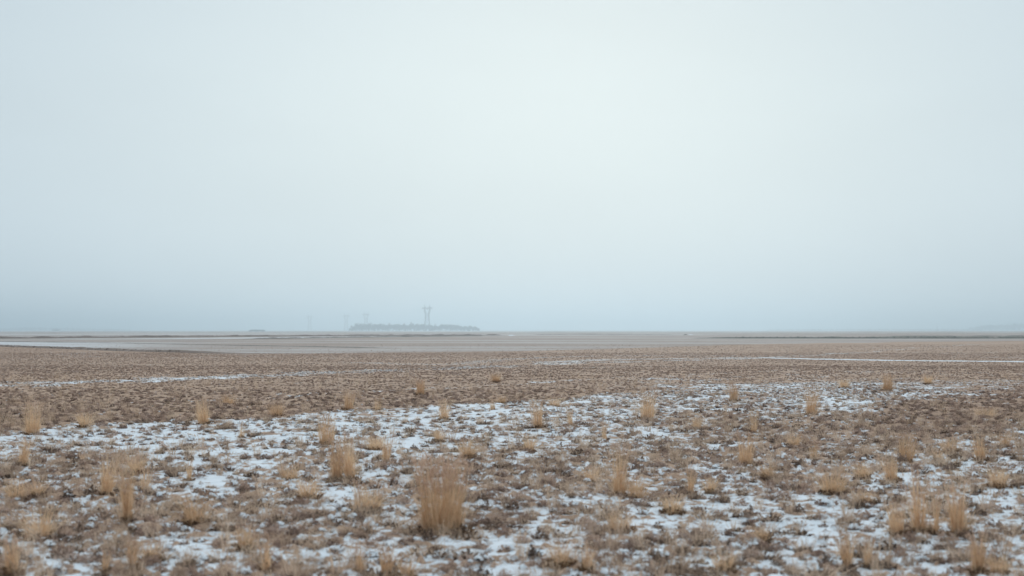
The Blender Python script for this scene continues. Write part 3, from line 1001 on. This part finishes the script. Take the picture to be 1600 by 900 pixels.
def shed(px, dist, w, dpt, h, ridge_h, label, end_slope=0.0):
    x = (px - 800) / FX * dist
    root = bpy.data.objects.new("farm_shed", None)
    C.objects.link(root)
    root.location = (x, dist, 0)
    tag(root, label, "shed")
    V, Q = [], []
    box(V, Q, -w / 2, w / 2, -dpt / 2, dpt / 2, -.2, h)
    link("wall", mesh_np("wall", V, Q, M_wall), root)
    V, Q = [], []
    e = .3
    a = w / 2 + e; b = dpt / 2 + e
    V = [(-a, -b, h - .02), (a, -b, h - .02), (a, b, h - .02), (-a, b, h - .02), (-a + end_slope, 0, h + ridge_h), (a - end_slope, 0, h + ridge_h)]
    Q4 = [(0, 1, 5, 4), (2, 3, 4, 5), (0, 4, 3, 3), (1, 2, 5, 5)]
    me = bpy.data.meshes.new("roof")
    me.from_pydata(V, [], [(0, 1, 5, 4), (2, 3, 4, 5), (0, 4, 3), (1, 2, 5), (0, 3, 2, 1)])
    me.materials.append(M_roof)
    link("roof", me, root)
    for k in (-.25, .2):
        V, Q = [], []
        box(V, Q, w * k - 1.3, w * k + 1.3, -dpt / 2 - .06, -dpt / 2 + .02, 0, h * .8)
        link("door", mesh_np("door", V, Q, M_door), root)
    return root


shed(402, 1900, 20.5, 7, 1.3, 1.0, "long low grey shed standing alone on the snowy plain left of the pylons", 1.8)
shed(88, 3300, 15, 9, 3.2, 2.0, "tiny distant barn with a low roof on the horizon near the left border", 0)

# ------------------------------------------------------------------ pylons
M_steel = plain_mat("galvanised_steel", (.06, .065, .07), (.09, .095, .10), .3, .7, .0)


def bar(V, Q, p, q, w):
    p, q = np.array(p, float), np.array(q, float)
    d = q - p
    d /= np.linalg.norm(d)
    up = np.array([0, 0, 1.0]) if abs(d[2]) < .9 else np.array([1.0, 0, 0])
    s = np.cross(d, up); s /= np.linalg.norm(s)
    t = np.cross(d, s)
    n = len(V)
    for c in (p, q):
        for (i, j) in ((-1, -1), (1, -1), (1, 1), (-1, 1)):
            V.append(tuple(c + s * i * w / 2 + t * j * w / 2))
    for k in range(4):
        Q.append((n + k, n + (k + 1) % 4, n + 4 + (k + 1) % 4, n + 4 + k))
    Q.append((n, n + 3, n + 2, n + 1)); Q.append((n + 4, n + 5, n + 6, n + 7))


PYL = {}


def pylon_meshes():
    """cat's-head lattice tower 51 m high: splayed legs, waist, window, wide bridge with peaks"""
    H1, H2, H3, HT = 20.0, 33.0, 41.0, 45.0
    def half(z):
        return np.interp(z, [0, H1, H2], [6.4, 3.7, 3.3])
    legs = []
    for (sx, sy) in ((-1, -1), (1, -1), (1, 1), (-1, 1)):
        V, Q = [], []
        zs = [0, H1, H2]
        for z0, z1 in zip(zs[:-1], zs[1:]):
            bar(V, Q, (sx * half(z0), sy * half(z0) * .8, z0), (sx * half(z1), sy * half(z1) * .8, z1), 0.676)
        legs.append(mesh_np("leg", V, Q, M_steel))
    V, Q = [], []
    zs = [0, 7, 13.5, 20, 24.5, 29, 33]
    for z0, z1 in zip(zs[:-1], zs[1:]):
        a0, a1 = half(z0), half(z1)
        for s in (-1, 1):
            bar(V, Q, (-a0, s * a0 * .8, z0), (a1, s * a1 * .8, z1), 0.260)
            bar(V, Q, (a0, s * a0 * .8, z0), (-a1, s * a1 * .8, z1), 0.260)
            bar(V, Q, (s * a0, -a0 * .8, z0), (s * a1, a1 * .8, z1), 0.260)
            bar(V, Q, (s * a0, a0 * .8, z0), (s * a1, -a1 * .8, z1), 0.260)
            bar(V, Q, (-a1, s * a1 * .8, z1), (a1, s * a1 * .8, z1), 0.286)
    brace = mesh_np("cross_bracing", V, Q, M_steel)
    # window frame: two arms opening from the waist to the bridge
    horns = []
    for s in (-1, 1):
        V, Q = [], []
        for y in (-1.6, 1.6):
            bar(V, Q, (s * 3.3, y * 1.4, H2), (s * 5.6, y, H2 + 3), 0.546); bar(V, Q, (s * 5.6, y, H2 + 3), (s * 5.6, y, H3), 0.546)
            bar(V, Q, (s * 1.8, y * 1.4, H2), (s * 4.2, y, H3), 0.390)
            for k in range(5):
                t0, t1 = k / 5, (k + 1) / 5
                p = lambda t, a, b: (s * (a + (b - a) * t), y, H2 + (H3 - H2) * t)
                bar(V, Q, p(t0, 4.6, 5.6), p(t1, 2.0, 4.2), 0.260)
            bar(V, Q, (s * 5.6, y, H3), (s * 4.9, y, HT), 0.546)
            bar(V, Q, (s * 3.2, y, H3), (s * 4.9, y, HT), 0.390)
        horns.append(mesh_np("window_arm", V, Q, M_steel))
    V, Q = [], []
    for y in (-1.2, 1.2):
        bar(V, Q, (-9.6, 0, H3 + 1.6), (9.6, 0, H3 + 1.6), 0.390) if y > 0 else None
        bar(V, Q, (-5.8, y, HT), (5.8, y, HT), 0.546)
        bar(V, Q, (-5.6, y, H3), (5.6, y, H3), 0.338)
        for s in (-1, 1):
            bar(V, Q, (s * 5.4, y, HT), (s * 10.6, 0, H3 + 3.0), 0.468)
            bar(V, Q, (s * 5.6, y, H3), (s * 10.6, 0, H3 + 3.0), 0.468)
            for k in range(3):
                xx = 6.2 + 1.3 * k
                bar(V, Q, (s * xx, y * .7, H3 + 1.5 + k * .5), (s * (xx + 1.0), y * .5, HT - .6 - k * .5), 0.234)
        for k in range(-4, 4):
            bar(V, Q, (k * 1.25, y, H3 if k % 2 else HT), ((k + 1) * 1.25, y, HT if k % 2 else H3), 0.260)
    bridge = mesh_np("crossarm", V, Q, M_steel)
    peaks = []
    for s in (-1, 1):
        V, Q = [], []
        for y in (-1.0, 1.0):
            bar(V, Q, (s * 5.6, y, HT), (s * 5.0, 0, 50.0), 0.364)
            bar(V, Q, (s * 3.6, y, HT), (s * 5.0, 0, 50.0), 0.312)
        peaks.append(mesh_np("earth_wire_peak", V, Q, M_steel))
    ins = []
    for x, z in ((-10.0, H3 + 2.5), (0, HT - .6), (10.0, H3 + 2.5)):
        V, Q = [], []
        for k in range(7):
            bar(V, Q, (x, 0, z - .5 * k), (x, 0, z - .5 * k - .32), 0.442)
        bar(V, Q, (x, 0, z), (x, 0, z - 3.6), .1)
        ins.append(mesh_np("insulator_string", V, Q, M_steel))
    PYL.update(leg=legs, cross_bracing=[brace], window_arm=horns, crossarm=[bridge], earth_wire_peak=peaks, insulator_string=ins)


pylon_meshes()


def pylon(px, dist, rz, label):
    root = bpy.data.objects.new("lattice_pylon", None)
    C.objects.link(root)
    root.location = ((px - 800) / FX * dist, dist, 0)
    root.rotation_euler = (0, 0, rz)
    tag(root, label, "pylon", "lattice pylons of the power line")
    for nm, ms in PYL.items():
        for me in ms:
            link(nm, me, root)
    return root


pylon(667.5, 2680, math.radians(12), "tallest lattice pylon, rising over the middle of the grove")
pylon(572, 3750, math.radians(14), "lattice pylon with only its head above the grove's blunt end")
pylon(541, 4150, math.radians(16), "faint lattice pylon just outside the grove's blunt end")
pylon(484, 4350, math.radians(16), "faint lattice pylon farthest to the left, alone on the horizon")


def mast(px, dist, h, label):
    root = bpy.data.objects.new("radio_mast", None)
    C.objects.link(root)
    root.location = ((px - 800) / FX * dist, dist, 0)
    tag(root, label, "mast")
    V, Q = [], []
    for (a, b) in ((-.6, -.5), (.6, -.5), (0, .6)):
        bar(V, Q, (a, b, 0), (a * .6, b * .6, h), .4)
    link("mast_leg", mesh_np("mast_leg", V, Q, M_steel), root)
    V, Q = [], []
    for k in range(int(h / 3)):
        z = k * 3.0
        bar(V, Q, (-.6, -.5, z), (.6, -.5, z + 3), .2)
        bar(V, Q, (.6, -.5, z), (0, .6, z + 3), .2)
    link("cross_bracing", mesh_np("cross_bracing", V, Q, M_steel), root)
    V, Q = [], []
    bar(V, Q, (0, 0, h), (0, 0, h + 4), .3)
    link("aerial", mesh_np("aerial", V, Q, M_steel), root)


mast(1464, 3900, 18, "thin faint mast on the horizon left of the far treeline")

# ------------------------------------------------------------------ far woodland
M_wood = plant_mat("bare_winter_twigs", (.03, .028, .024), (.05, .046, .04), (.075, .068, .058), .1, nscale=.1)
M_bark = plain_mat("dark_bark", (.04, .035, .03), (.08, .07, .06), .5)


def crown_faces(rng, cx, cy, z0, z1, r, n, size):
    """twig-sized faces through an uneven crown volume made of a few lobes"""
    k = rng.integers(4, 8)
    ll = rng.normal(0, 1, (k, 3)); ll /= np.linalg.norm(ll, axis=1)[:, None]
    lobes = ll * np.array([r * .55, r * .55, (z1 - z0) * .28]) + np.array([cx, cy, (z0 + z1) / 2])
    lr = rng.uniform(.35, .62, k)
    w = rng.integers(0, k, n)
    p = rng.normal(0, 1, (n, 3)); p /= np.linalg.norm(p, axis=1)[:, None]
    p *= rng.random(n)[:, None] ** .5
    c = lobes[w] + p * (lr[w])[:, None] * np.array([r, r, (z1 - z0) * .5])
    c[:, 2] = np.clip(c[:, 2], z0, z1)
    d1 = rng.normal(0, 1, (n, 3)); d1 /= np.linalg.norm(d1, axis=1)[:, None]
    d2 = np.cross(d1, rng.normal(0, 1, (n, 3))); d2 /= np.linalg.norm(d2, axis=1)[:, None]
    sz = rng.uniform(size[0], size[1], n)[:, None]
    v = np.stack([c - d1 * sz, c - d2 * sz * .6, c + d1 * sz, c + d2 * sz * .6], 1).reshape(-1, 3)
    q = (np.arange(n) * 4)[:, None] + np.arange(4)[None, :]
    return v, q


def taper_bar(p, q, w0, w1):
    V, Q = [], []
    p, q = np.array(p, float), np.array(q, float)
    d = (q - p) / np.linalg.norm(q - p)
    s = np.cross(d, (0, 1, .01)); s /= np.linalg.norm(s)
    t = np.cross(d, s)
    for c, w in ((p, w0), (q, w1)):
        for k in range(5):
            a = 2 * math.pi * k / 5
            V.append(tuple(c + (s * math.cos(a) + t * math.sin(a)) * w / 2))
    for k in range(5):
        Q.append((k, (k + 1) % 5, 5 + (k + 1) % 5, 5 + k))
    return np.array(V), np.array(Q)


def wood(name, profile, dist, depth, spacing, label, seed, nf=130, size=(.5, 1.1)):
    """profile: list of (px, row of the tree tops)"""
    rng = np.random.default_rng(seed)
    pxs = np.array([p[0] for p in profile], float)
    tops = np.array([(HOR - p[1]) / FX * dist + CAM_H for p in profile])
    x0, x1 = (pxs[0] - 800) / FX * dist, (pxs[-1] - 800) / FX * dist
    parts = []
    for row in range(3):
        x = x0
        while x < x1:
            y = dist + row * depth / 3 + rng.normal(0, depth * .07)
            px = 800 + (x + rng.normal(0, 1)) / dist * FX
            h = np.interp(px, pxs, tops) * rng.uniform(.82, 1.14)
            if h > 2:
                r = min(h * .42, spacing * 1.1)
                parts.append((*crown_faces(rng, x, y, .2 if rng.random() < .75 else h * .25, h, r, nf, size), 0))
                v, q = taper_bar((x, y, -.2), (x, y, h * .7), .5, .15)
                parts.append((v, q, 1))
                for _ in range(3):
                    a = rng.random() * 6.28
                    v, q = taper_bar((x, y, h * .35), (x + math.cos(a) * r * .7, y + math.sin(a) * r * .7, h * rng.uniform(.6, .85)), .25, .08)
                    parts.append((v, q, 1))
            x += spacing * rng.uniform(.6, 1.2)
    V, Q, MI = join(parts)
    o = link(name, mesh_np(name, V, Q, [M_wood, M_bark], MI))
    tag(o, label, kind='stuff')
    return o


wood("distant_woodland", [(547, 514), (549, 510), (553, 507), (557, 505.5), (566, 505.2), (574, 504.6), (584, 505.3), (600, 505.6), (614, 505.4), (617, 504.8),
              (620, 506), (626, 504.8), (630, 506.0), (634, 507), (638, 505.6), (652, 505.5), (670, 506.4), (676, 507.2), (690, 507.0), (714, 506.8), (716, 509), (724, 509.6), (734, 509.2),
              (742, 509.6), (745, 511), (749, 514)], 2760, 60, 4.2,
     "dark grove of dense bare trees on the horizon under the tallest pylon", 91)
wood("distant_treeline", [(1528, 511), (1536, 509), (1548, 507.5), (1560, 507), (1566, 506), (1580, 506.5), (1590, 504.5), (1604, 504), (1640, 504.5), (1700, 505), (1760, 509)], 4700, 120, 9.0,
     "very faint blue treeline on the horizon at the right border", 93, nf=90, size=(1, 2.2))
wood("distant_hedgerow", [(1205, 514.4), (1300, 513.9), (1400, 513.6), (1500, 513.8), (1535, 513)], 4900, 60, 12.0,
     "low faint strip of hedge along the horizon left of the far treeline", 95, nf=60, size=(1, 2.0))
wood("distant_treeline", [(-150, 511), (0, 512.5), (30, 511.5), (60, 511), (110, 512), (170, 513.5), (200, 514.5)], 5200, 100, 12.0,
     "barely visible treeline in haze on the horizon at the left border", 97, nf=70, size=(1, 2.2))


def tree(px, dist, h, r, label, seed):
    rng = np.random.default_rng(seed)
    root = bpy.data.objects.new("bare_tree", None)
    C.objects.link(root)
    root.location = ((px - 800) / FX * dist, dist, 0)
    tag(root, label, "tree")
    parts = [(*taper_bar((0, 0, -.2), (0, 0, h * .92), .6, .1), 0)]
    for k in range(9):
        a = rng.random() * 6.28
        z = h * rng.uniform(.3, .75)
        parts.append((*taper_bar((0, 0, z), (math.cos(a) * r * .8, math.sin(a) * r * .8, min(z + r * 1.1, h * .95)), .25, .06), 0))
    V, Q, _ = join(parts)
    link("trunk", mesh_np("trunk", V, Q, M_bark), root)
    v, q = crown_faces(rng, 0, 0, h * .25, h, r, 260, (.35, .8))
    o = link("crown", mesh_np("crown", v, q, M_wood), root)


tree(642.5, 2740, 18.5, 2.2, "slender taller tree sticking up from the grove left of the tallest pylon", 201)
tree(733, 2740, 11.5, 3.0, "small separate tree crown above the low thin end of the grove", 202)
tree(743, 2740, 10.0, 2.2, "last small tree at the thin end of the grove", 203)

# ------------------------------------------------------------------ the air
V, Q = [], []
box(V, Q, -12500, 12500, -12500, 12500, -1.2, 53.0)
me = mesh_np("haze", V, Q, [], None)
hz = link("haze", me)
mh, t = new_mat("winter_haze")
pv = N(t, 'ShaderNodeVolumePrincipled', inp={'Color': (.525, .64, .715, 1), 'Density': 5.0e-4, 'Anisotropy': .72})
out = N(t, 'ShaderNodeOutputMaterial')
L(t, pv.outputs[0], out.inputs['Volume'])
me.materials.append(mh)
tag(hz, "pale winter haze lying over the whole plain", kind='stuff')
